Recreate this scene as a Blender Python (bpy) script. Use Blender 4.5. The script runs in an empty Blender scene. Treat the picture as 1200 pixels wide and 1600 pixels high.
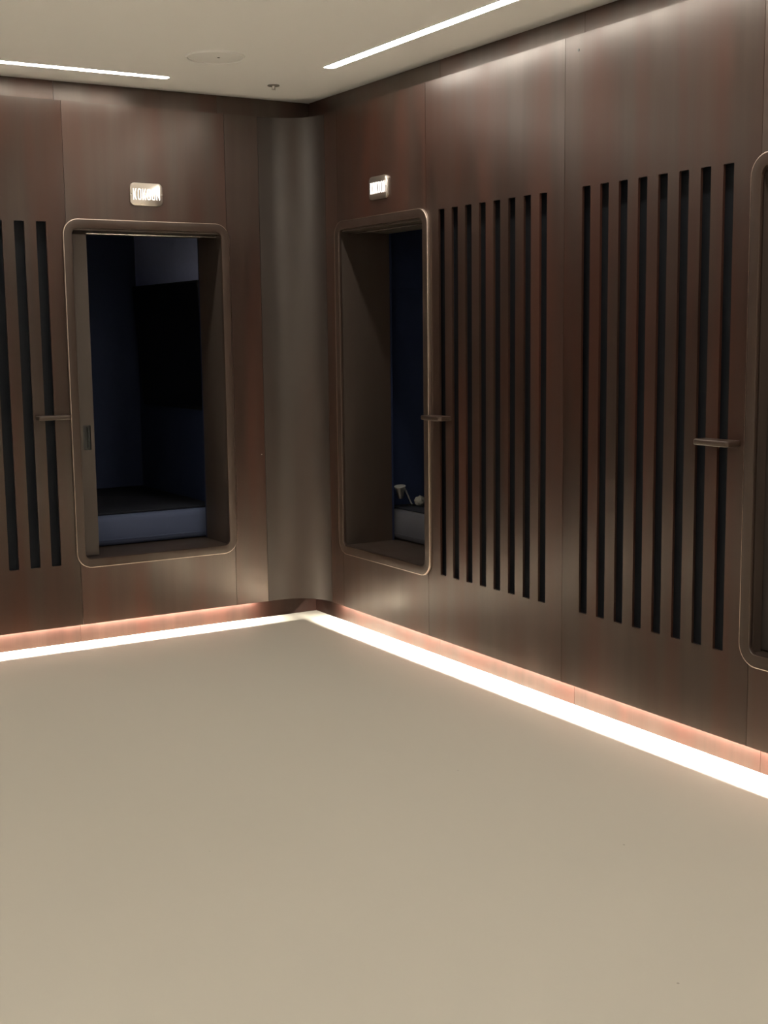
import bpy, bmesh, math, random
from mathutils import Vector, Matrix, noise

scene = bpy.context.scene
COL = scene.collection
random.seed(7)

# ------------------------------------------------------------------ camera
CAM_LOC = Vector((-3.1960, -6.0447, 1.4707))
CAM_FWD = Vector((0.51155639, 0.84851762, -0.13538058))
CAM_UP = Vector((0.08018127, 0.10972936, 0.99072218))
cam = bpy.data.cameras.new('camera')
cam.sensor_fit = 'VERTICAL'
cam.sensor_height = 36.0
cam.lens = 36.0 * 2032.67 / 1600.0
cam.clip_start = 0.05
cam_ob = bpy.data.objects.new('camera', cam)
COL.objects.link(cam_ob)
_right = CAM_FWD.cross(CAM_UP).normalized()
cam_ob.matrix_world = Matrix((
    (_right.x, CAM_UP.x, -CAM_FWD.x, CAM_LOC.x),
    (_right.y, CAM_UP.y, -CAM_FWD.y, CAM_LOC.y),
    (_right.z, CAM_UP.z, -CAM_FWD.z, CAM_LOC.z),
    (0, 0, 0, 1)))
scene.camera = cam_ob

# ------------------------------------------------------------------ world, exposure
world = bpy.data.worlds.new('world')
scene.world = world
world.use_nodes = True
world.node_tree.nodes['Background'].inputs[0].default_value = (0, 0, 0, 1)
world.node_tree.nodes['Background'].inputs[1].default_value = 1.0
vs = scene.view_settings
vs.view_transform = 'Standard'
vs.look = 'None'
vs.gamma = 1.0
vs.use_curve_mapping = False
vs.exposure = 0.18

# lamp strengths (luminaires built further down; two ceiling lines are added out of view)
CEIL_LED = 49.0          # recessed ceiling lines
CEIL_COL = (1.0, 0.945, 0.865)
FLOOR_LED = 3000.0        # LED strip tucked behind the lower edge of the panels
FLOOR_COL = (1.0, 0.925, 0.82)

# ------------------------------------------------------------------ main measures (metres)
# u runs along a wall, d goes into the wall, z is up.
# left wall: u = x, d = y.  right wall: u = y, d = x.  The panel faces meet at x = y = 0.
H = 2.65                 # ceiling
ZT, ZB = 2.553, 0.093    # top and bottom edge of the wood panels
TH = 0.010               # panel thickness
PL = 0.0406              # plinth set back behind the panels
CO = 0.0617              # cornice set back behind the panels
XMIN, YMIN = -5.6, -8.0  # far ends of the room
LW = lambda u, d, z: (u, d, z)
RW = lambda u, d, z: (d, u, z)

# ------------------------------------------------------------------ materials
def new_mat(name):
    m = bpy.data.materials.new(name)
    m.use_nodes = True
    nt = m.node_tree
    b = nt.nodes['Principled BSDF']
    return m, nt, b

def simple(name, col, rough=0.5, metal=0.0, spec=0.5, emit=None, strength=0.0, noise_amt=0.0, noise_scale=20):
    m, nt, b = new_mat(name)
    b.inputs['Base Color'].default_value = (*col, 1)
    b.inputs['Roughness'].default_value = rough
    b.inputs['Metallic'].default_value = metal
    b.inputs['Specular IOR Level'].default_value = spec
    if emit:
        b.inputs['Emission Color'].default_value = (*emit, 1)
        b.inputs['Emission Strength'].default_value = strength
    if noise_amt:
        tc = nt.nodes.new('ShaderNodeTexCoord')
        n = nt.nodes.new('ShaderNodeTexNoise')
        n.inputs['Scale'].default_value = noise_scale
        n.inputs['Detail'].default_value = 5
        r = nt.nodes.new('ShaderNodeMixRGB')
        r.inputs[1].default_value = (*[c * (1 - noise_amt) for c in col], 1)
        r.inputs[2].default_value = (*[min(1, c * (1 + noise_amt)) for c in col], 1)
        nt.links.new(tc.outputs['Object'], n.inputs['Vector'])
        nt.links.new(n.outputs['Fac'], r.inputs[0])
        nt.links.new(r.outputs[0], b.inputs['Base Color'])
    return m

def wood(name, dark, light, red, rough=0.305, spec=0.68, soft=1.0, tint=(1.0, 0.88, 0.77)):
    """stained veneer: vertical grain, broad reddish flames, a little variation board by board"""
    m, nt, b = new_mat(name)
    N, L = nt.nodes.new, nt.links.new
    tc = N('ShaderNodeTexCoord')
    oi = N('ShaderNodeObjectInfo')
    add = N('ShaderNodeVectorMath'); add.operation = 'MULTIPLY_ADD'
    comb = N('ShaderNodeCombineXYZ')
    for i in range(3):
        L(oi.outputs['Random'], comb.inputs[i])
    L(comb.outputs[0], add.inputs[0])
    add.inputs[1].default_value = (7.0, 7.0, 13.0)
    L(tc.outputs['Object'], add.inputs[2])
    def grain(sc, det, rgh=0.6, dist=0.0):
        mp = N('ShaderNodeMapping')
        mp.inputs['Scale'].default_value = sc
        n = N('ShaderNodeTexNoise')
        n.inputs['Scale'].default_value = 1.0
        n.inputs['Detail'].default_value = det
        n.inputs['Roughness'].default_value = rgh
        n.inputs['Distortion'].default_value = dist
        L(add.outputs[0], mp.inputs['Vector'])
        L(mp.outputs[0], n.inputs['Vector'])
        return n.outputs['Fac']
    fine = grain((170, 170, 4.0), 5, 0.6)
    mid = grain((24, 24, 0.9), 3, 0.5, 0.3)
    broad = grain((5.0, 5.0, 0.45), 2, 0.45, 0.5)
    flame = grain((6.0, 6.0, 0.6), 2, 0.5)
    def ramp(fac, a, bb, lo, hi):
        r = N('ShaderNodeMapRange')
        r.inputs['From Min'].default_value = lo; r.inputs['From Max'].default_value = hi
        r.inputs['To Min'].default_value = a; r.inputs['To Max'].default_value = bb
        L(fac, r.inputs['Value'])
        return r.outputs[0]
    m1 = N('ShaderNodeMath'); m1.operation = 'ADD'
    L(ramp(mid, 0.25 - 0.13 * soft, 0.25 + 0.13 * soft, 0.3, 0.7), m1.inputs[0]); L(ramp(broad, 0.22 - 0.2 * soft, 0.22 + 0.2 * soft, 0.3, 0.7), m1.inputs[1])
    m2 = N('ShaderNodeMath'); m2.operation = 'ADD'
    L(m1.outputs[0], m2.inputs[0]); L(ramp(fine, -0.10 * soft, 0.10 * soft, 0.3, 0.7), m2.inputs[1])
    mix = N('ShaderNodeMixRGB')
    mix.inputs[1].default_value = (*dark, 1); mix.inputs[2].default_value = (*light, 1)
    L(m2.outputs[0], mix.inputs[0])
    mixr = N('ShaderNodeMixRGB')
    mixr.inputs[2].default_value = (*red, 1)
    L(ramp(flame, 0.0, 0.75, 0.45, 0.66), mixr.inputs[0])
    L(mix.outputs[0], mixr.inputs[1])
    tone = N('ShaderNodeSeparateColor')          # tone set per board, from the object colour
    L(oi.outputs['Color'], tone.inputs['Color'])
    hsv = N('ShaderNodeHueSaturation')
    L(tone.outputs['Red'], hsv.inputs['Value'])
    L(mixr.outputs[0], hsv.inputs['Color'])
    L(hsv.outputs[0], b.inputs['Base Color'])
    b.inputs['Specular Tint'].default_value = (*tint, 1)
    sp = N('ShaderNodeMath'); sp.operation = 'MULTIPLY'
    L(tone.outputs['Red'], sp.inputs[0]); L(ramp(flame, spec * 1.22, spec * 0.78, 0.35, 0.65), sp.inputs[1])
    L(sp.outputs[0], b.inputs['Specular IOR Level'])
    L(ramp(broad, rough - 0.03, rough + 0.05, 0.3, 0.7), b.inputs['Roughness'])
    bump = N('ShaderNodeBump')
    bump.inputs['Strength'].default_value = 0.03
    bump.inputs['Distance'].default_value = 0.001
    L(fine, bump.inputs['Height'])
    L(bump.outputs[0], b.inputs['Normal'])
    return m

W_DARK, W_LIGHT, W_RED = (0.012, 0.0060, 0.0042), (0.038, 0.0195, 0.0140), (0.050, 0.0185, 0.0120)
M_WOOD = wood('dark_walnut_veneer', W_DARK, W_LIGHT, W_RED)
M_FRAME = wood('bronzed_walnut_frame', (0.020, 0.0118, 0.0087), (0.034, 0.0208, 0.0155), (0.034, 0.0185, 0.013), rough=0.36, spec=0.5, soft=0.08)
M_GLINT = simple('bronze_edge_glint', (0.42, 0.33, 0.27), 0.30, 1.0)
M_PLINTH = wood('walnut_plinth', (0.0120, 0.0058, 0.0043), (0.0290, 0.0140, 0.0104), (0.031, 0.0120, 0.0088), rough=0.5, spec=0.10)
M_DOOR = wood('grey_brown_door_wood', (0.034, 0.027, 0.023), (0.050, 0.041, 0.036), (0.044, 0.033, 0.028), rough=0.5, spec=0.4, soft=0.4)
M_REVEAL = wood('dark_lining_wood', (0.027, 0.0195, 0.0155), (0.046, 0.034, 0.027), (0.044, 0.029, 0.022), rough=0.5, spec=0.4, soft=0.5)
M_CORNER = wood('grey_walnut_curved_veneer', (0.022, 0.0165, 0.0135), (0.040, 0.031, 0.026), (0.036, 0.024, 0.019), rough=0.50, spec=0.5, soft=0.5, tint=(1.0, 0.93, 0.86))
M_SLOTVOID = simple('black_void_board', (0.011, 0.0125, 0.016), 0.8, spec=0.2)
M_GREEN = simple('substrate_board', (0.03, 0.028, 0.026), 0.8)
M_CEIL = simple('cream_plaster', (0.92, 0.91, 0.885), 0.85, spec=0.2, noise_amt=0.012, noise_scale=2.5)
M_COVER = simple('cream_lacquer', (0.92, 0.91, 0.885), 0.5, spec=0.4)
M_DIM = simple('dark_slot', (0.03, 0.028, 0.026), 0.6)
M_ALU = simple('brushed_aluminium', (0.62, 0.60, 0.57), 0.32, 1.0)
M_STEEL = simple('polished_steel', (0.70, 0.67, 0.62), 0.22, 1.0)
M_PLATE = simple('satin_steel_plate', (0.86, 0.78, 0.69), 0.29, 1.0)
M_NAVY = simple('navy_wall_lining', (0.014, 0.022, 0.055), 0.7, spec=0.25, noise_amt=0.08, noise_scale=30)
M_ENDWALL = simple('pale_upper_lining', (0.46, 0.51, 0.80), 0.7, spec=0.25, noise_amt=0.08, noise_scale=30)  # much lighter than the navy lining, for the upper end wall only
M_SHEET = simple('pale_blue_sheet', (0.060, 0.074, 0.125), 0.9, spec=0.2, noise_amt=0.05, noise_scale=12)
M_GREYSHEET = simple('grey_sheet', (0.052, 0.052, 0.060), 0.9, spec=0.2, noise_amt=0.05, noise_scale=12)
M_DARKCOVER = simple('dark_bed_cover', (0.012, 0.013, 0.018), 0.95, spec=0.1)
M_LAMP = simple('pale_satin_lacquer', (0.26, 0.255, 0.24), 0.35)
M_PILLOW = simple('grey_cotton', (0.20, 0.20, 0.22), 0.9, spec=0.2)
M_TISSUE = simple('pale_cotton', (0.13, 0.125, 0.11), 0.9, spec=0.2)
M_SCREEN = simple('black_screen_glass', (0.002, 0.002, 0.002), 0.35, spec=0.15)
M_TVCASE = simple('black_plastic', (0.004, 0.004, 0.004), 0.6, spec=0.2)
M_GREY = simple('grey_beige_lacquer', (0.20, 0.185, 0.16), 0.5)
M_PULL = simple('blackened_metal', (0.03, 0.03, 0.028), 0.4, 0.6)
M_LED = simple('ceiling_led_diffuser', (0.9, 0.9, 0.9), 0.5, emit=CEIL_COL, strength=CEIL_LED)
M_FLED = simple('floor_led_diffuser', (0.9, 0.9, 0.9), 0.5, emit=FLOOR_COL, strength=FLOOR_LED)
M_FLED_WIDE = simple('wide_floor_led_diffuser', (0.9, 0.9, 0.9), 0.5, emit=FLOOR_COL, strength=FLOOR_LED * 0.56)
M_LETTER = simple('lit_letter_acrylic', (0.9, 0.9, 0.9), 0.5, emit=(1.0, 0.97, 0.92), strength=1.05)

def floor_mat():
    m, nt, b = new_mat('beige_resin_floor')
    N, L = nt.nodes.new, nt.links.new
    tc = N('ShaderNodeTexCoord')
    n1 = N('ShaderNodeTexNoise'); n1.inputs['Scale'].default_value = 0.9; n1.inputs['Detail'].default_value = 4
    n2 = N('ShaderNodeTexNoise'); n2.inputs['Scale'].default_value = 60; n2.inputs['Detail'].default_value = 3
    L(tc.outputs['Object'], n1.inputs['Vector']); L(tc.outputs['Object'], n2.inputs['Vector'])
    mx = N('ShaderNodeMixRGB')
    mx.inputs[1].default_value = (0.428, 0.398, 0.330, 1)
    mx.inputs[2].default_value = (0.460, 0.430, 0.360, 1)
    L(n1.outputs['Fac'], mx.inputs[0])
    # sparse dark specks of grit
    vo = N('ShaderNodeTexVoronoi'); vo.inputs['Scale'].default_value = 2.6
    vo.inputs['Randomness'].default_value = 1.0
    L(tc.outputs['Object'], vo.inputs['Vector'])
    lt = N('ShaderNodeMath'); lt.operation = 'LESS_THAN'; lt.inputs[1].default_value = 0.009
    L(vo.outputs['Distance'], lt.inputs[0])
    mm = N('ShaderNodeMath'); mm.operation = 'MULTIPLY'; mm.inputs[1].default_value = 0.55
    L(lt.outputs[0], mm.inputs[0])
    m2 = N('ShaderNodeMixRGB'); m2.inputs[2].default_value = (0.12, 0.10, 0.08, 1)
    L(mm.outputs[0], m2.inputs[0]); L(mx.outputs[0], m2.inputs[1])
    L(m2.outputs[0], b.inputs['Base Color'])
    b.inputs['Roughness'].default_value = 0.5
    b.inputs['Specular IOR Level'].default_value = 0.35
    bp = N('ShaderNodeBump'); bp.inputs['Strength'].default_value = 0.03; bp.inputs['Distance'].default_value = 0.001
    L(n2.outputs['Fac'], bp.inputs['Height']); L(bp.outputs[0], b.inputs['Normal'])
    return m
M_FLOOR = floor_mat()

# ------------------------------------------------------------------ mesh helpers
def link(name, me, mat, parent=None):
    o = bpy.data.objects.new(name, me)
    COL.objects.link(o)
    if mat and not me.materials:
        me.materials.append(mat)
    if parent:
        o.parent = parent
        if parent.type == 'EMPTY':
            o.matrix_parent_inverse = Matrix.Translation(-Vector(parent.location))
    return o

def finish(bm, name, mat, parent=None, smooth=None):
    bmesh.ops.remove_doubles(bm, verts=bm.verts, dist=1e-6)
    bmesh.ops.recalc_face_normals(bm, faces=bm.faces)
    me = bpy.data.meshes.new(name)
    bm.to_mesh(me); bm.free()
    if smooth is not None:
        me.set_sharp_from_angle(angle=math.radians(smooth)) if hasattr(me, 'set_sharp_from_angle') else None
        for p in me.polygons:
            p.use_smooth = True
    return link(name, me, mat, parent)

def add_box(bm, lo, hi, wm=None, bevel=0.0, seg=2):
    """box between two (u, d, z) corners"""
    wm = wm or (lambda a, b, c: (a, b, c))
    vs_ = [bm.verts.new(wm(x, y, z)) for x in (lo[0], hi[0]) for y in (lo[1], hi[1]) for z in (lo[2], hi[2])]
    idx = [(0, 1, 3, 2), (4, 6, 7, 5), (0, 4, 5, 1), (2, 3, 7, 6), (0, 2, 6, 4), (1, 5, 7, 3)]
    fs = [bm.faces.new([vs_[i] for i in f]) for f in idx]
    if bevel:
        es = list({e for f in fs for e in f.edges})
        bmesh.ops.bevel(bm, geom=es, offset=bevel, segments=seg, profile=0.5, affect='EDGES')

def box(name, lo, hi, wm, mat, parent=None, bevel=0.0, seg=2):
    bm = bmesh.new()
    add_box(bm, lo, hi, wm, bevel, seg)
    return finish(bm, name, mat, parent, smooth=40 if bevel else None)

def rrect(cx, cz, hw, hh, r, n=6):
    pts = []
    for sx, sz, a0 in ((1, 1, 0), (-1, 1, 90), (-1, -1, 180), (1, -1, 270)):
        for k in range(n + 1):
            a = math.radians(a0 + 90 * k / n)
            pts.append((cx + sx * (hw - r) + r * math.cos(a), cz + sz * (hh - r) + r * math.sin(a)))
    return pts

def rect(u0, u1, z0, z1):
    return [(u1, z1), (u0, z1), (u0, z0), (u1, z0)]

def add_plate(bm, outer, holes, d0, d1, wm):
    """flat board of any outline with holes, from depth d0 (face) to d1 (back)"""
    for d in (d0, d1):
        es = []
        for lp in [outer] + holes:
            vs_ = [bm.verts.new(wm(u, d, z)) for u, z in lp]
            es += [bm.edges.new((vs_[i], vs_[(i + 1) % len(vs_)])) for i in range(len(vs_))]
        bmesh.ops.triangle_fill(bm, use_beauty=True, use_dissolve=False, edges=es)
    for lp in [outer] + holes:
        n = len(lp)
        for i in range(n):
            a, b = lp[i], lp[(i + 1) % n]
            bm.faces.new([bm.verts.new(wm(*q)) for q in
                          ((a[0], d0, a[1]), (b[0], d0, b[1]), (b[0], d1, b[1]), (a[0], d1, a[1]))])

def plate(name, outer, holes, d0, d1, wm, mat, parent=None):
    bm = bmesh.new()
    add_plate(bm, outer, holes, d0, d1, wm)
    return finish(bm, name, mat, parent)

def ring(name, loops, wm, mat, parent=None, closed=True, smooth=35):
    """surface through a row of equal-length loops of (u, d, z) points"""
    bm = bmesh.new()
    rows = [[bm.verts.new(wm(*p)) for p in lp] for lp in loops]
    m = len(rows)
    for i in range(m if closed else m - 1):
        a, b = rows[i], rows[(i + 1) % m]
        for k in range(len(a)):
            k2 = (k + 1) % len(a)
            bm.faces.new((a[k], a[k2], b[k2], b[k]))
    if not closed:
        bm.faces.new(rows[0]); bm.faces.new(list(reversed(rows[-1])))
    return finish(bm, name, mat, parent, smooth=smooth)

def tube(name, pts, radii, mat, parent=None, n=12):
    bm = bmesh.new()
    rows = []
    P = [Vector(p) for p in pts]
    for i, p in enumerate(P):
        t = (P[min(i + 1, len(P) - 1)] - P[max(i - 1, 0)]).normalized()
        a = t.cross(Vector((0, 0, 1)))
        if a.length < 1e-3:
            a = t.cross(Vector((1, 0, 0)))
        a.normalize(); b = t.cross(a)
        r = radii[i] if isinstance(radii, (list, tuple)) else radii
        rows.append([bm.verts.new(p + a * r * math.cos(2 * math.pi * k / n) + b * r * math.sin(2 * math.pi * k / n)) for k in range(n)])
    for i in range(len(rows) - 1):
        for k in range(n):
            bm.faces.new((rows[i][k], rows[i][(k + 1) % n], rows[i + 1][(k + 1) % n], rows[i + 1][k]))
    bm.faces.new(rows[0]); bm.faces.new(rows[-1])
    return finish(bm, name, mat, parent, smooth=50)

def lathe(name, prof, loc, axis, mat, parent=None, n=32, smooth=40):
    """profile of (radius, height) turned about an axis through loc"""
    bm = bmesh.new()
    q = Vector((0, 0, 1)).rotation_difference(Vector(axis).normalized())
    rows = []
    for r, h in prof:
        rows.append([bm.verts.new(Vector(loc) + q @ Vector((r * math.cos(2 * math.pi * k / n), r * math.sin(2 * math.pi * k / n), h))) for k in range(n)])
    for i in range(len(rows) - 1):
        for k in range(n):
            bm.faces.new((rows[i][k], rows[i][(k + 1) % n], rows[i + 1][(k + 1) % n], rows[i + 1][k]))
    bm.faces.new(rows[0]); bm.faces.new(rows[-1])
    return finish(bm, name, mat, parent, smooth=smooth)

def thing(name, loc, label, cat, group=None):
    o = bpy.data.objects.new(name, None)
    COL.objects.link(o)
    o.location = loc
    o.empty_display_size = 0.1
    o['label'] = label; o['category'] = cat
    if group:
        o['group'] = group
    return o

def tag(o, label, cat, group=None):
    o['label'] = label; o['category'] = cat
    if group:
        o['group'] = group
    return o

def structure(o, label, cat):
    o['kind'] = 'structure'; o['label'] = label; o['category'] = cat
    return o

# ------------------------------------------------------------------ the shell
structure(box('floor', (XMIN - .1, YMIN - .1, -.1), (0.16, 0.16, 0), None, M_FLOOR),
          'smooth beige resin floor of the corridor room', 'floor')
structure(box('ceiling', (XMIN - .1, YMIN - .1, H), (0.16, 0.16, H + .1), None, M_CEIL),
          'plain cream plaster ceiling with recessed light lines', 'ceiling')

POD_HW = 0.398
C1, C2, C3 = -0.858, -0.738, -3.456          # middles of the three pod openings
ZO0, ZO1 = 0.395, 1.990                       # rough opening

def substrate(name, wm, u_end, centres, label):
    o = plate(name, rect(u_end, 0.10 if wm is LW else 0.098, 0, H), [rect(c - .4, c + .4, ZO0 - .002, ZO1 + .002) for c in centres], .10, .12, wm, M_GREEN)
    structure(o, label, 'wall')
    return o
wall_left = substrate('wall_left', LW, XMIN, [C1], 'dark walnut panelled wall with one sleeping pod, left of the corner')
wall_right = substrate('wall_right', RW, YMIN, [C2, C3], 'dark walnut panelled wall with two rows of slots, right of the corner')

def board(wm, parent, u0, u1, z0=ZB, z1=ZT, holes=(), name='wood_panel', tone=1.0):
    g = 0.0009                                 # hairline joint between panels
    a, b = min(u0, u1) + g, max(u0, u1) - g
    o = plate(name, rect(a, b, z0, z1), list(holes), 0.0, TH, wm, M_WOOD, parent)
    o.color = (tone, tone, tone, 1)
    return o

SLOT_P, SLOT_W, SLOT_Z0, SLOT_Z1 = 0.1013, 0.0471, 0.393, 2.005
def slotted(wm, parent, u0, u1, first_edge, tone=1.0):
    """panel with eight routed slots; first_edge is the far-side limit nearest the largest u"""
    holes = []
    for k in range(8):
        hi = first_edge - k * SLOT_P
        holes.append(rrect(hi - SLOT_W / 2, (SLOT_Z0 + SLOT_Z1) / 2, SLOT_W / 2, (SLOT_Z1 - SLOT_Z0) / 2, 0.005, 3))
    p = board(wm, parent, u0, u1, holes=holes, name='slotted_panel', tone=tone)
    a, b = min(u0, u1) + .03, max(u0, u1) - .03
    box('slot_void', (a, .036, .30), (b, .040, 2.10), wm, M_SLOTVOID, p)  # black board stands in for the dark void behind the slots
    return p

S1L, S1R = -1.260, -0.445
S2L, S2R = -1.132, -0.338
# left wall panels
board(LW, wall_left, -0.2636, S1R)
board(LW, wall_left, S1R, S1L, z0=ZO1 + .004)
board(LW, wall_left, S1R, S1L, z1=ZO0 + .002)
slotted(LW, wall_left, S1L, -2.222, -1.3539, 0.74)  # lowered tone stands in for dimmer light at the foot of this panel
slotted(LW, wall_left, -2.222, -3.184, -1.3539 - 0.964)
for k, (a, b) in enumerate(((-3.184, -4.0), (-4.0, -4.8), (-4.8, XMIN))):
    board(LW, wall_left, a, b)
# right wall panels
board(RW, wall_right, -0.213, S2R)
board(RW, wall_right, S2R, S2L, z0=ZO1 + .004)
board(RW, wall_right, S2R, S2L, z1=ZO0 + .002)
slotted(RW, wall_right, S2L, -2.093, -1.2786 + SLOT_W, 0.92)
slotted(RW, wall_right, -2.093, -3.068, -2.244 + SLOT_W, 0.80)  # toned down too, for the weaker light low on the wall
board(RW, wall_right, -3.068, -3.846, z0=ZO1 + .004)
board(RW, wall_right, -3.068, -3.846, z1=ZO0 + .002)
for a, b in ((-3.846, -4.81), (-4.81, -5.77), (-5.77, -6.73), (-6.73, YMIN)):
    board(RW, wall_right, a, b)
# little marks on the panels
lathe('nail_hole', [(0.0055, -.001), (0.0055, 0.0008)], (0, -2.169, 2.498), (-1, 0, 0), M_DIM, wall_right, 10)
lathe('screw_head', [(0.003, -.001), (0.003, 0.0006)], (-0.2832, 0, 0.865), (0, -1, 0), M_ALU, wall_left, 10)

# curved corner panel
def corner_panel():
    R, n = 0.20, 32
    inner = [(-0.2636 + .0009, 0.0)] + [(-R + R * math.sin(math.pi / 2 * k / n), -R + R * math.cos(math.pi / 2 * k / n)) for k in range(n + 1)] + [(0.0, -0.213 + .0009)]
    Ro = R + TH
    outer = [(-0.2636 + .0009, TH)] + [(-R + Ro * math.sin(math.pi / 2 * k / n), -R + Ro * math.cos(math.pi / 2 * k / n)) for k in range(n + 1)] + [(TH, -0.213 + .0009)]
    bm = bmesh.new()
    prof = inner + outer[::-1]
    lo = [bm.verts.new((x, y, ZB)) for x, y in prof]
    hi = [bm.verts.new((x, y, ZT)) for x, y in prof]
    m = len(prof)
    for i in range(m):
        j = (i + 1) % m
        bm.faces.new((lo[i], lo[j], hi[j], hi[i]))
    h = len(inner)
    for i in range(h - 1):
        bm.faces.new((lo[i], lo[i + 1], lo[m - 2 - i], lo[m - 1 - i]))
        bm.faces.new((hi[i], hi[i + 1], hi[m - 2 - i], hi[m - 1 - i]))
    o = finish(bm, 'curved_corner_panel', M_CORNER, wall_left, smooth=30)
    o.color = (0.86, 0.86, 0.86, 1)
    return o
corner_panel()

# plinth and cornice boards, set back behind the panels
def run(name, wm, cuts, d, z0, z1, mat, label, cat, child):
    back = box(name, (cuts[-1], d + .014, z0), (cuts[0] + .012, d + .016, z1), wm, M_GREEN)
    structure(back, label, cat)
    for a, b in zip(cuts[:-1], cuts[1:]):
        box(child, (b + .0007, d, z0), (a - .0007, d + .014, z1), wm, mat, back)
run('baseboard_left', LW, [PL - .0005, -1.263, -2.23, -3.2, -4.2, XMIN], PL, 0.0005, .16, M_PLINTH, 'reddish brown plinth glowing above the lit floor, left wall', 'baseboard', 'plinth_board')
run('baseboard_right', RW, [PL - .0005, -1.16, -2.126, -3.095, -4.06, -5.03, -6.0, YMIN], PL, 0.0005, .16, M_PLINTH, 'reddish brown plinth glowing above the lit floor, right wall', 'baseboard', 'plinth_board')
run('trim_1', LW, [CO - .0005, -0.45, -1.273, -2.24, -3.2, -4.2, XMIN], CO, 2.46, H - .0005, M_WOOD, 'dark recessed cornice band under the ceiling, left wall', 'cornice', 'cornice_board')
run('trim_2', RW, [CO - .0005, -1.16, -2.13, -3.10, -4.06, -5.03, -6.0, YMIN], CO, 2.46, H - .0005, M_WOOD, 'dark recessed cornice band under the ceiling, right wall', 'cornice', 'cornice_board')

# the two walls behind the camera, plain cream plaster
structure(box('wall_back', (XMIN - .1, YMIN - .06, 0), (0.14, YMIN, H), None, M_CEIL),
          'plain cream plaster wall behind the viewer', 'wall')
structure(box('wall_side', (XMIN - .06, YMIN, 0), (XMIN, 0.14, H), None, M_CEIL),
          'plain cream plaster wall far to the left of the viewer', 'wall')

# ------------------------------------------------------------------ sleeping pods
S_END = -1.335                                  # far inner end of the berth behind the slotted panel
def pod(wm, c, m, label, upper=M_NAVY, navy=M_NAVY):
    base = wm(c, 0, 0.37)
    t = thing('sleeping_pod', base, label, 'sleeping pod', 'sleeping pods built into the wood walls')
    W = lambda s, d, z: wm(c + m * s, d, z)
    cz, hh = (0.370 + 2.022) / 2, (2.022 - 0.370) / 2
    # frame: rounded rectangular border standing proud of the panels, with eased edges
    def lp(inset, d, r):
        return [(u, d, z) for u, z in rrect(0, cz, 0.4215 - inset, hh - inset, r, 8)]
    prof = [(0.003, 0.004), (0.003, -0.0118), (0.0045, -0.012), (0.0395, -0.012), (0.0418, -0.0114), (0.043, -0.0095), (0.0435, -0.007), (0.0435, 0.004)]
    ring('frame', [lp(i, d, max(0.075 - i * 1.05, 0.02)) for i, d in prof], W, M_FRAME, t)
    # slim bright bead added round the outer edge to stand in for its glint
    bead = [(0.0, 0.003), (0.0, -0.0100), (0.0003, -0.0112), (0.0011, -0.0122), (0.0022, -0.0126), (0.0032, -0.0126), (0.0034, -0.0115), (0.0034, 0.003)]
    ring('edge_glint', [lp(i, d, 0.075 - i) for i, d in bead], W, M_GLINT, t)
    # lining of the opening
    zi0, zi1, si = 0.4135, 1.9705, 0.378
    L0, L1 = 0.001, 0.28
    box('lining_board', (si, L0, zi0 - .018), (si + .018, L1, zi1 + .018), W, M_REVEAL, t)
    box('lining_board', (-si - .018, L0, zi0 - .018), (-si, .046, zi1 + .018), W, M_REVEAL, t)
    box('lining_board', (-si - .018, .090, zi0 - .018), (-si, L1, zi1 + .018), W, M_REVEAL, t)
    box('lining_board', (-si, L0, zi1), (si, L1, zi1 + .018), W, M_REVEAL, t)
    box('sill', (-si, L0, zi0 - .018), (si, L1, zi0), W, M_REVEAL, t)
    # sliding door, drawn back into the wall behind the slotted panel
    e = -0.291
    hole = rrect(-0.3275, 0.994, 0.0195, 0.060, 0.006, 4)
    bm = bmesh.new()
    add_plate(bm, rect(-1.07, e, 0.420, 1.955), [hole], .050, .062, W)
    add_box(bm, (-1.07, .0621, .420), (e, .086, 1.955), W)
    door = finish(bm, 'sliding_door', M_DOOR, t)
    plate('door_pull', rrect(-0.3275, 0.994, 0.0190, 0.0595, 0.006, 4), [], .0590, .0618, W, M_PULL, door)
    box('pull_bar', (-0.3225, .0525, .945), (-0.3180, .0588, 1.043), W, M_PULL, door, .001, 1)
    # polished track rod over the door
    a, b = Vector(W(e - .0, .047, 1.9605)), Vector(W(si - .002, .047, 1.9605))
    tube('door_track', [a, b], 0.0038, M_STEEL, t, 10)
    # berth behind it
    e1, d0, d1, z0, z1 = 0.458, 0.281, 1.415, 0.33, 2.06
    for p, q in ((d0, 0.80), (0.8006, d1)):
        box('end_wall', (e1, p, z0), (e1 + .015, q, 1.70), W, navy, t)
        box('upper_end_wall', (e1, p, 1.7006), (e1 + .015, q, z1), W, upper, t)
    box('end_wall', (S_END - .012, d0, z0), (S_END, d1, z1), W, navy, t)
    # back wall of three upholstered panels
    cuts = [S_END - .01, -0.75, -0.15, e1 + .014]
    for p, q in zip(cuts[:-1], cuts[1:]):
        box('back_panel', (p + .0002, d1, z0), (q - .0002, d1 + .018, z1 + .014), W, navy, t)
    box('berth_ceiling', (S_END, d0, z1), (e1, d1, z1 + .015), W, navy, t)
    box('bed_base', (S_END, d0, z0), (e1, d1, 0.4125), W, M_REVEAL, t)
    box('front_wall', (S_END, d0, 0.4125), (-si - .001, d0 + .015, z1), W, navy, t)
    box('front_wall', (si + .001, d0, 0.4125), (e1, d0 + .012, z1), W, navy, t)
    box('front_wall', (-si - .001, d0, zi1 + .001), (si + .001, d0 + .012, z1), W, navy, t)
    return W

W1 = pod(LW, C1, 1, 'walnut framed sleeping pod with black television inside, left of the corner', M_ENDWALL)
W2 = pod(RW, C2, 1, 'walnut framed sleeping pod just right of the corner, under the dark name plate')
W3 = pod(RW, C3, -1, 'walnut framed sleeping pod cut off by the right edge of the photo')

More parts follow.
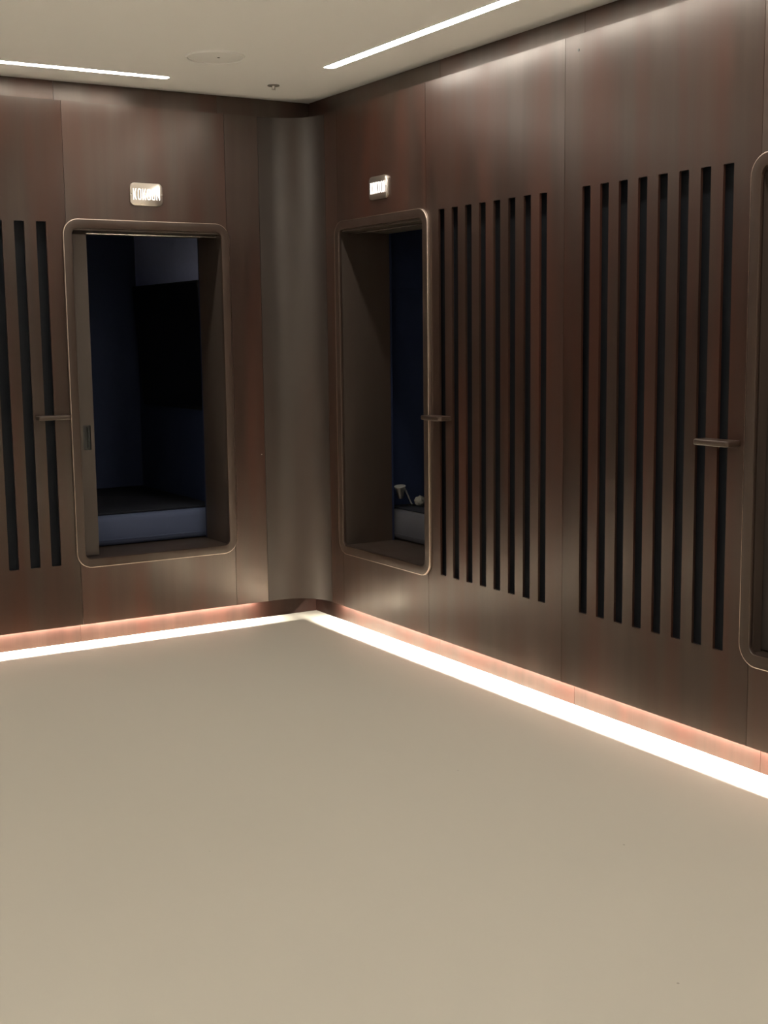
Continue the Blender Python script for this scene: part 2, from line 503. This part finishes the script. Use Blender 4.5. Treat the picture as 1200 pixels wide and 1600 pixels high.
def mattress(W, mat, label):
    bm = bmesh.new()
    add_box(bm, (S_END + .004, .297, .4135), (.454, 1.405, .572), W, 0.035, 4)
    # soft, slightly uneven top
    o = finish(bm, 'mattress', mat, None, smooth=60)
    tag(o, label, 'mattress', 'mattresses in the sleeping pods')
    # piping seam round the lower edge
    box('seam_piping', (S_END + .03, .2935, .445), (.42, .297, .449), W, mat, o)
    return o
def dark_cover(W, label):  # added dark sheet that keeps the mattress top black
    bm = bmesh.new()
    add_box(bm, (S_END + .012, .322, .5722), (.450, 1.400, .584), W, 0.005, 2)
    o = finish(bm, 'dark_cover', M_DARKCOVER, None, smooth=60)
    return tag(o, label, 'dark_cover', 'added dark covers on the mattresses')
mattress(W1, M_SHEET, 'pale blue mattress in the pod below the black television')
mattress(W2, M_GREYSHEET, 'grey mattress in the pod just right of the corner')
mattress(W3, M_GREYSHEET, 'grey mattress in the pod at the right edge of the photo')

dark_cover(W1, 'added dark cover over the pale blue mattress under the television')
dark_cover(W2, 'added dark cover over the grey mattress next to the corner')
dark_cover(W3, 'added dark cover on the mattress at the right edge of the photo')

# television on the end wall of the first pod, tipped forward
tv = thing('television', (-0.42, .78, 1.08), 'black flat television on the end wall of the left pod', 'television')
def tvp(a, w, h):                               # a: across (y), w: out of the wall, h: up the screen
    tilt = math.radians(3.8)
    return (-0.423 - w * math.cos(tilt) - h * math.sin(tilt), a, 1.083 + h * math.cos(tilt) - w * math.sin(tilt))
def tvbox(name, lo, hi, mat, bevel=0.0):
    bm = bmesh.new()
    add_box(bm, lo, hi, tvp, bevel, 2)
    return finish(bm, name, mat, tv, smooth=40 if bevel else None)
tvbox('case', (.30, -.012, 0), (1.255, .016, .680), M_TVCASE, .003)
tvbox('screen', (.312, .0155, .014), (1.243, .0168, .668), M_SCREEN)
tvbox('wall_bracket', (.66, -.014, .25), (.90, -.011, .45), M_TVCASE)

# reading lamp low on the end wall of the second pod
lamp = thing('reading_lamp', (.40, -.33, .573), 'small pale reading lamp standing on the bed, right of the corner', 'lamp')
lathe('base', [(.0, 0), (.024, 0), (.024, .004), (.020, .007), (.0, .007)], (.400, -.362, .5845), (0, 0, 1), M_TVCASE, lamp, 20)
tube('arm', [(.402, -.362, .590), (.392, -.362, .606), (.376, -.362, .640), (.362, -.362, .668), (.352, -.362, .684)],
     [.0036, .0036, .0040, .0052, .0052], M_LAMP, lamp, 10)
lathe('shade', [(.0, 0), (.012, 0), (.017, .012), (.025, .055), (.0275, .062), (.0255, .062), (.022, .054), (.015, .014), (.0, .010)],
      (.333, -.362, .628), (-.14, -.10, 1), M_ALU, lamp, 24)
lathe('shade_rim', [(.0262, 0), (.0295, .0005), (.0295, .0050), (.0262, .0055)], (.3243, -.3685, .6885), (-.14, -.10, 1), M_LAMP, lamp, 24)

# pillow against the end wall of the second pod
def soft(name, c, half, mat, rotz=0.0, tilt=0.0, power=2.6, seed=0.0, rough=0.0, n=28):
    bm = bmesh.new()
    bmesh.ops.create_uvsphere(bm, u_segments=n, v_segments=n // 2 + 2, radius=1.0)
    M = Matrix.Translation(Vector(c)) @ Matrix.Rotation(rotz, 4, 'Z') @ Matrix.Rotation(tilt, 4, 'X')
    for v in bm.verts:
        p = v.co.copy()
        q = Vector([math.copysign(abs(x) ** (2 / power), x) for x in p])
        edge = max(abs(q.x), abs(q.y))
        q.z *= (1 - 0.55 * max(0, edge) ** 3)
        w = 1 + rough * (noise.noise(p * 2.3 + Vector((seed, 0, 0))) + .6 * noise.noise(p * 5.1 + Vector((0, seed, 0))))
        v.co = M @ Vector((q.x * half[0] * w, q.y * half[1] * w, q.z * half[2] * w))
    return finish(bm, name, mat, None, smooth=80)
pl = soft('pillow', (.680, -.470, .657), (.235, .14, .066), M_PILLOW, 0.05, -0.10, 3.2, 1.0, 0.03)
tag(pl, 'grey pillow on the mattress beside the reading lamp', 'pillow')
ts = soft('crumpled_cloth', (.404, -.436, .616), (.030, .030, .026), M_TISSUE, 0.4, 0.2, 2.2, 4.0, 0.16)
tag(ts, 'small crumpled pale cloth on the mattress beside the reading lamp', 'cloth')

# ------------------------------------------------------------------ ledges beside the pods
def ledge(wm, u0, u1, label):
    n = 6
    D, r = 0.062, 0.012
    lo, hi = min(u0, u1), max(u0, u1)
    pts = [(lo, 0.0)]
    for k in range(n + 1):
        a = math.pi + math.pi / 2 * k / n
        pts.append((lo + r + r * math.cos(a), -D + r + r * math.sin(a)))
    for k in range(n + 1):
        a = 1.5 * math.pi + math.pi / 2 * k / n
        pts.append((hi - r + r * math.cos(a), -D + r + r * math.sin(a)))
    pts.append((hi, 0.0))
    cu, cd = (lo + hi) / 2, -D / 2
    def lay(z, ins):
        out = []
        for u, d in pts:
            k = 1 - ins / 0.078
            out.append((cu + (u - cu) * k, d * (1 - ins / D), z))
        return out
    t = thing('wall_ledge', wm(cu, 0, 1.09), label, 'ledge', 'small ledges beside the pods')
    z0, z1 = 1.0915, 1.1115
    ring('slab', [lay(z0, .004), lay(z0 + .0012, .0012), lay(z0 + .004, 0), lay(z1 - .004, 0), lay(z1 - .0012, .0012), lay(z1, .004)],
         wm, M_FRAME, t, closed=False, smooth=50)
    return t
ledge(LW, -1.292, -1.446, 'small brown wooden ledge left of the pod with the television')
ledge(RW, -1.165, -1.322, 'small brown wooden ledge right of the pod next to the corner')
ledge(RW, -2.852, -3.009, 'small brown wooden ledge on the wide slotted panel near the right edge')

# ------------------------------------------------------------------ lit name plates
def letter_strokes(ch):
    s = 0.22
    if ch == 'K':
        return [[(0, 0), (s, 0), (s, 1), (0, 1)], [(s, .42), (1 - s * 1.15, 1), (1, 1), (s, .66 - .34)][:0] or
                [(s * .9, .56), (s * .9, .34), (1 - s * 1.1, 1), (1, 1)][:0] or [(s * .9, .38), (s * .9 + .22, .38), (1, 1), (1 - s * 1.1, 1)],
                [(1 - s * 1.1, 0), (1, 0), (s * .9 + .32, .56), (s * .9 + .06, .50)]]
    if ch == 'N':
        return [[(0, 0), (s, 0), (s, 1), (0, 1)], [(1 - s, 0), (1, 0), (1, 1), (1 - s, 1)], [(s * .8, 1), (s * .8, .70), (1 - s * .8, 0), (1 - s * .8, .30)]]
    return None
def sign(wm, c, m, label, group='lit name plates above the pods'):
    z = 2.1465
    W = lambda s, d, zz: wm(c + m * s, d, zz)
    t = thing('name_plate', wm(c, 0, z - .053), label, 'sign', group)
    def lp(ins, d):
        return [(u, d, zz) for u, zz in rrect(0, z, .0815 - ins, .053 - ins, .022 - ins, 6)]
    ring('plate', [lp(0, 0.0), lp(0, -.0075), lp(.0007, -.0092), lp(.002, -.010)], W, M_PLATE, t, closed=False, smooth=35)
    # six raised letters
    text, x0, wl, gap, hz, z0 = 'KOKOON', -0.0675, 0.0172, 0.0063, 0.052, z - 0.026
    for i, ch in enumerate(text):
        lx = x0 + i * (wl + gap)
        bm = bmesh.new()
        if ch == 'O':
            add_plate(bm, rrect(lx + wl / 2, z0 + hz / 2, wl / 2, hz / 2, wl * .45, 5),
                      [rrect(lx + wl / 2, z0 + hz / 2, wl / 2 - wl * .22, hz / 2 - wl * .24, wl * .22, 5)], -.0107, -.0099, W)
        else:
            for st in letter_strokes(ch):
                add_plate(bm, [(lx + p * wl, z0 + q * hz) for p, q in st], [], -.0107, -.0099, W)
        finish(bm, 'letter', M_LETTER, t)
    for sx in (-1, 1):
        c3 = W(sx * .0765, -.0098, z)
        ax = Vector(wm(0, -1, 0))
        lathe('pin', [(.0, 0), (.0025, 0), (.0025, .002), (.0, .002)], c3, ax, M_STEEL, t, 10)
sign(LW, -0.8625, 1, 'bright steel name plate reading KOKOON above the pod with the television')
sign(RW, -0.738, -1, 'dark name plate with white lit letters KOKOON, right of the corner')

# ------------------------------------------------------------------ luminaires
def ceiling_line(p, q, width, label):
    """recessed light line in the ceiling from p to q"""
    p, q = Vector((*p, 0)), Vector((*q, 0))
    t = thing('linear_ceiling_light', (p.x, p.y, H), label, 'ceiling light', 'recessed light lines in the ceiling')
    ln = (q - p).length
    ax = (q - p).normalized(); nx = Vector((-ax.y, ax.x, 0))
    W = lambda a, b, z: tuple(p + ax * a + nx * b + Vector((0, 0, z)))
    hw = width / 2
    mk = lambda hw_, z, r: [(a, b, z) for a, b in rrect(ln / 2, 0, ln / 2 + hw_ - hw, hw_, r, 5)]
    # slim trim collar and the glowing diffuser inside it
    ring('trim_collar', [mk(hw + .005, H - .0003, hw * .7), mk(hw + .005, H - .0025, hw * .7), mk(hw, H - .0025, hw * .7), mk(hw, H - .0003, hw * .7)],
         W, M_COVER, t)
    bm = bmesh.new()
    vs_ = [bm.verts.new(W(a, b, z)) for a, b, z in mk(hw - .0004, H - .0018, hw * .7)]
    f = bm.faces.new(vs_)
    f.normal_update()
    if f.normal.z > 0:
        f.normal_flip()
    me = bpy.data.meshes.new('diffuser'); bm.to_mesh(me); bm.free()
    link('diffuser', me, M_LED, t)
ceiling_line((-0.828, -0.245), (-3.6, -0.245), .052, 'long recessed ceiling light line along the left wall')
ceiling_line((-0.287, -0.780), (-0.287, -6.6), .052, 'long recessed ceiling light line along the right wall')
ceiling_line((-2.7, -3.4), (-2.7, -7.0), .052, 'added ceiling light line over the middle of the room, out of view')  # added out of view for more light in the room
ceiling_line((-5.2, -0.9), (-5.2, -7.2), .052, 'added ceiling light line along the far side wall, out of view')  # second unseen line, added to lift floor and ceiling brightness

def floor_led(wm, u0, u1, label, da=.0300, mat=None):
    t = thing('led_strip', wm(u0, .032, .106), label, 'led strip', 'led strips under the wall panels')
    box('profile', (u1, .0245, .1097), (u0, PL - .0003, .121), wm, M_ALU, t)
    bm = bmesh.new()
    vs_ = [bm.verts.new(wm(u, d, .1095)) for u, d in ((u0, da), (u1, da), (u1, .0340), (u0, .0340))]
    f = bm.faces.new(vs_); f.normal_update()
    if f.normal.z > 0:
        f.normal_flip()
    me = bpy.data.meshes.new('diffuser'); bm.to_mesh(me); bm.free()
    link('diffuser', me, mat or M_FLED, t)
floor_led(LW, -0.33, XMIN + .02, 'warm white led strip hidden under the left wall panels')
floor_led(RW, -0.25, YMIN + .02, 'warm white led strip hidden under the right wall panels', .0270, M_FLED_WIDE)

# ------------------------------------------------------------------ ceiling fittings
hc = (-0.822, -0.762)
t = thing('ceiling_cover', (*hc, H), 'round cream ceiling cover with a small dark dot, between the light lines', 'ceiling cover')
lathe('cover_disc', [(.0, 0), (.117, 0), (.117, .0030), (.1155, .0045), (.113, .005), (.0, .005)], (*hc, H), (0, 0, -1), M_COVER, t, 64)
lathe('cover_rim', [(.1185, 0), (.126, 0), (.126, .0065), (.1245, .008), (.120, .008), (.1185, .0065), (.1185, 0)], (*hc, H), (0, 0, -1), M_COVER, t, 64)
lathe('centre_dot', [(.0, 0), (.006, 0), (.006, .0012), (.0, .0012)], (hc[0] + .01, hc[1] - .01, H - .005), (0, 0, -1), M_DIM, t, 14)

sc = (-0.318, -0.300)
t = thing('sprinkler_head', (*sc, H), 'tiny sprinkler head on the ceiling close to the corner', 'sprinkler')
lathe('escutcheon', [(.0, 0), (.029, 0), (.029, .0035), (.0, .0035)], (*sc, H), (0, 0, -1), M_GREY, t, 24)
lathe('nozzle', [(.0, 0), (.007, 0), (.005, .012), (.0, .012)], (*sc, H - .0035), (0, 0, -1), M_ALU, t, 14)
lathe('deflector', [(.0, 0), (.010, 0), (.010, .0012), (.0, .0012)], (*sc, H - .020), (0, 0, -1), M_ALU, t, 18)
for s in (-1, 1):
    tube('frame_arm', [(sc[0] + s * .006, sc[1], H - .007), (sc[0] + s * .009, sc[1], H - .013), (sc[0] + s * .004, sc[1], H - .020)], .0012, M_ALU, t, 6)
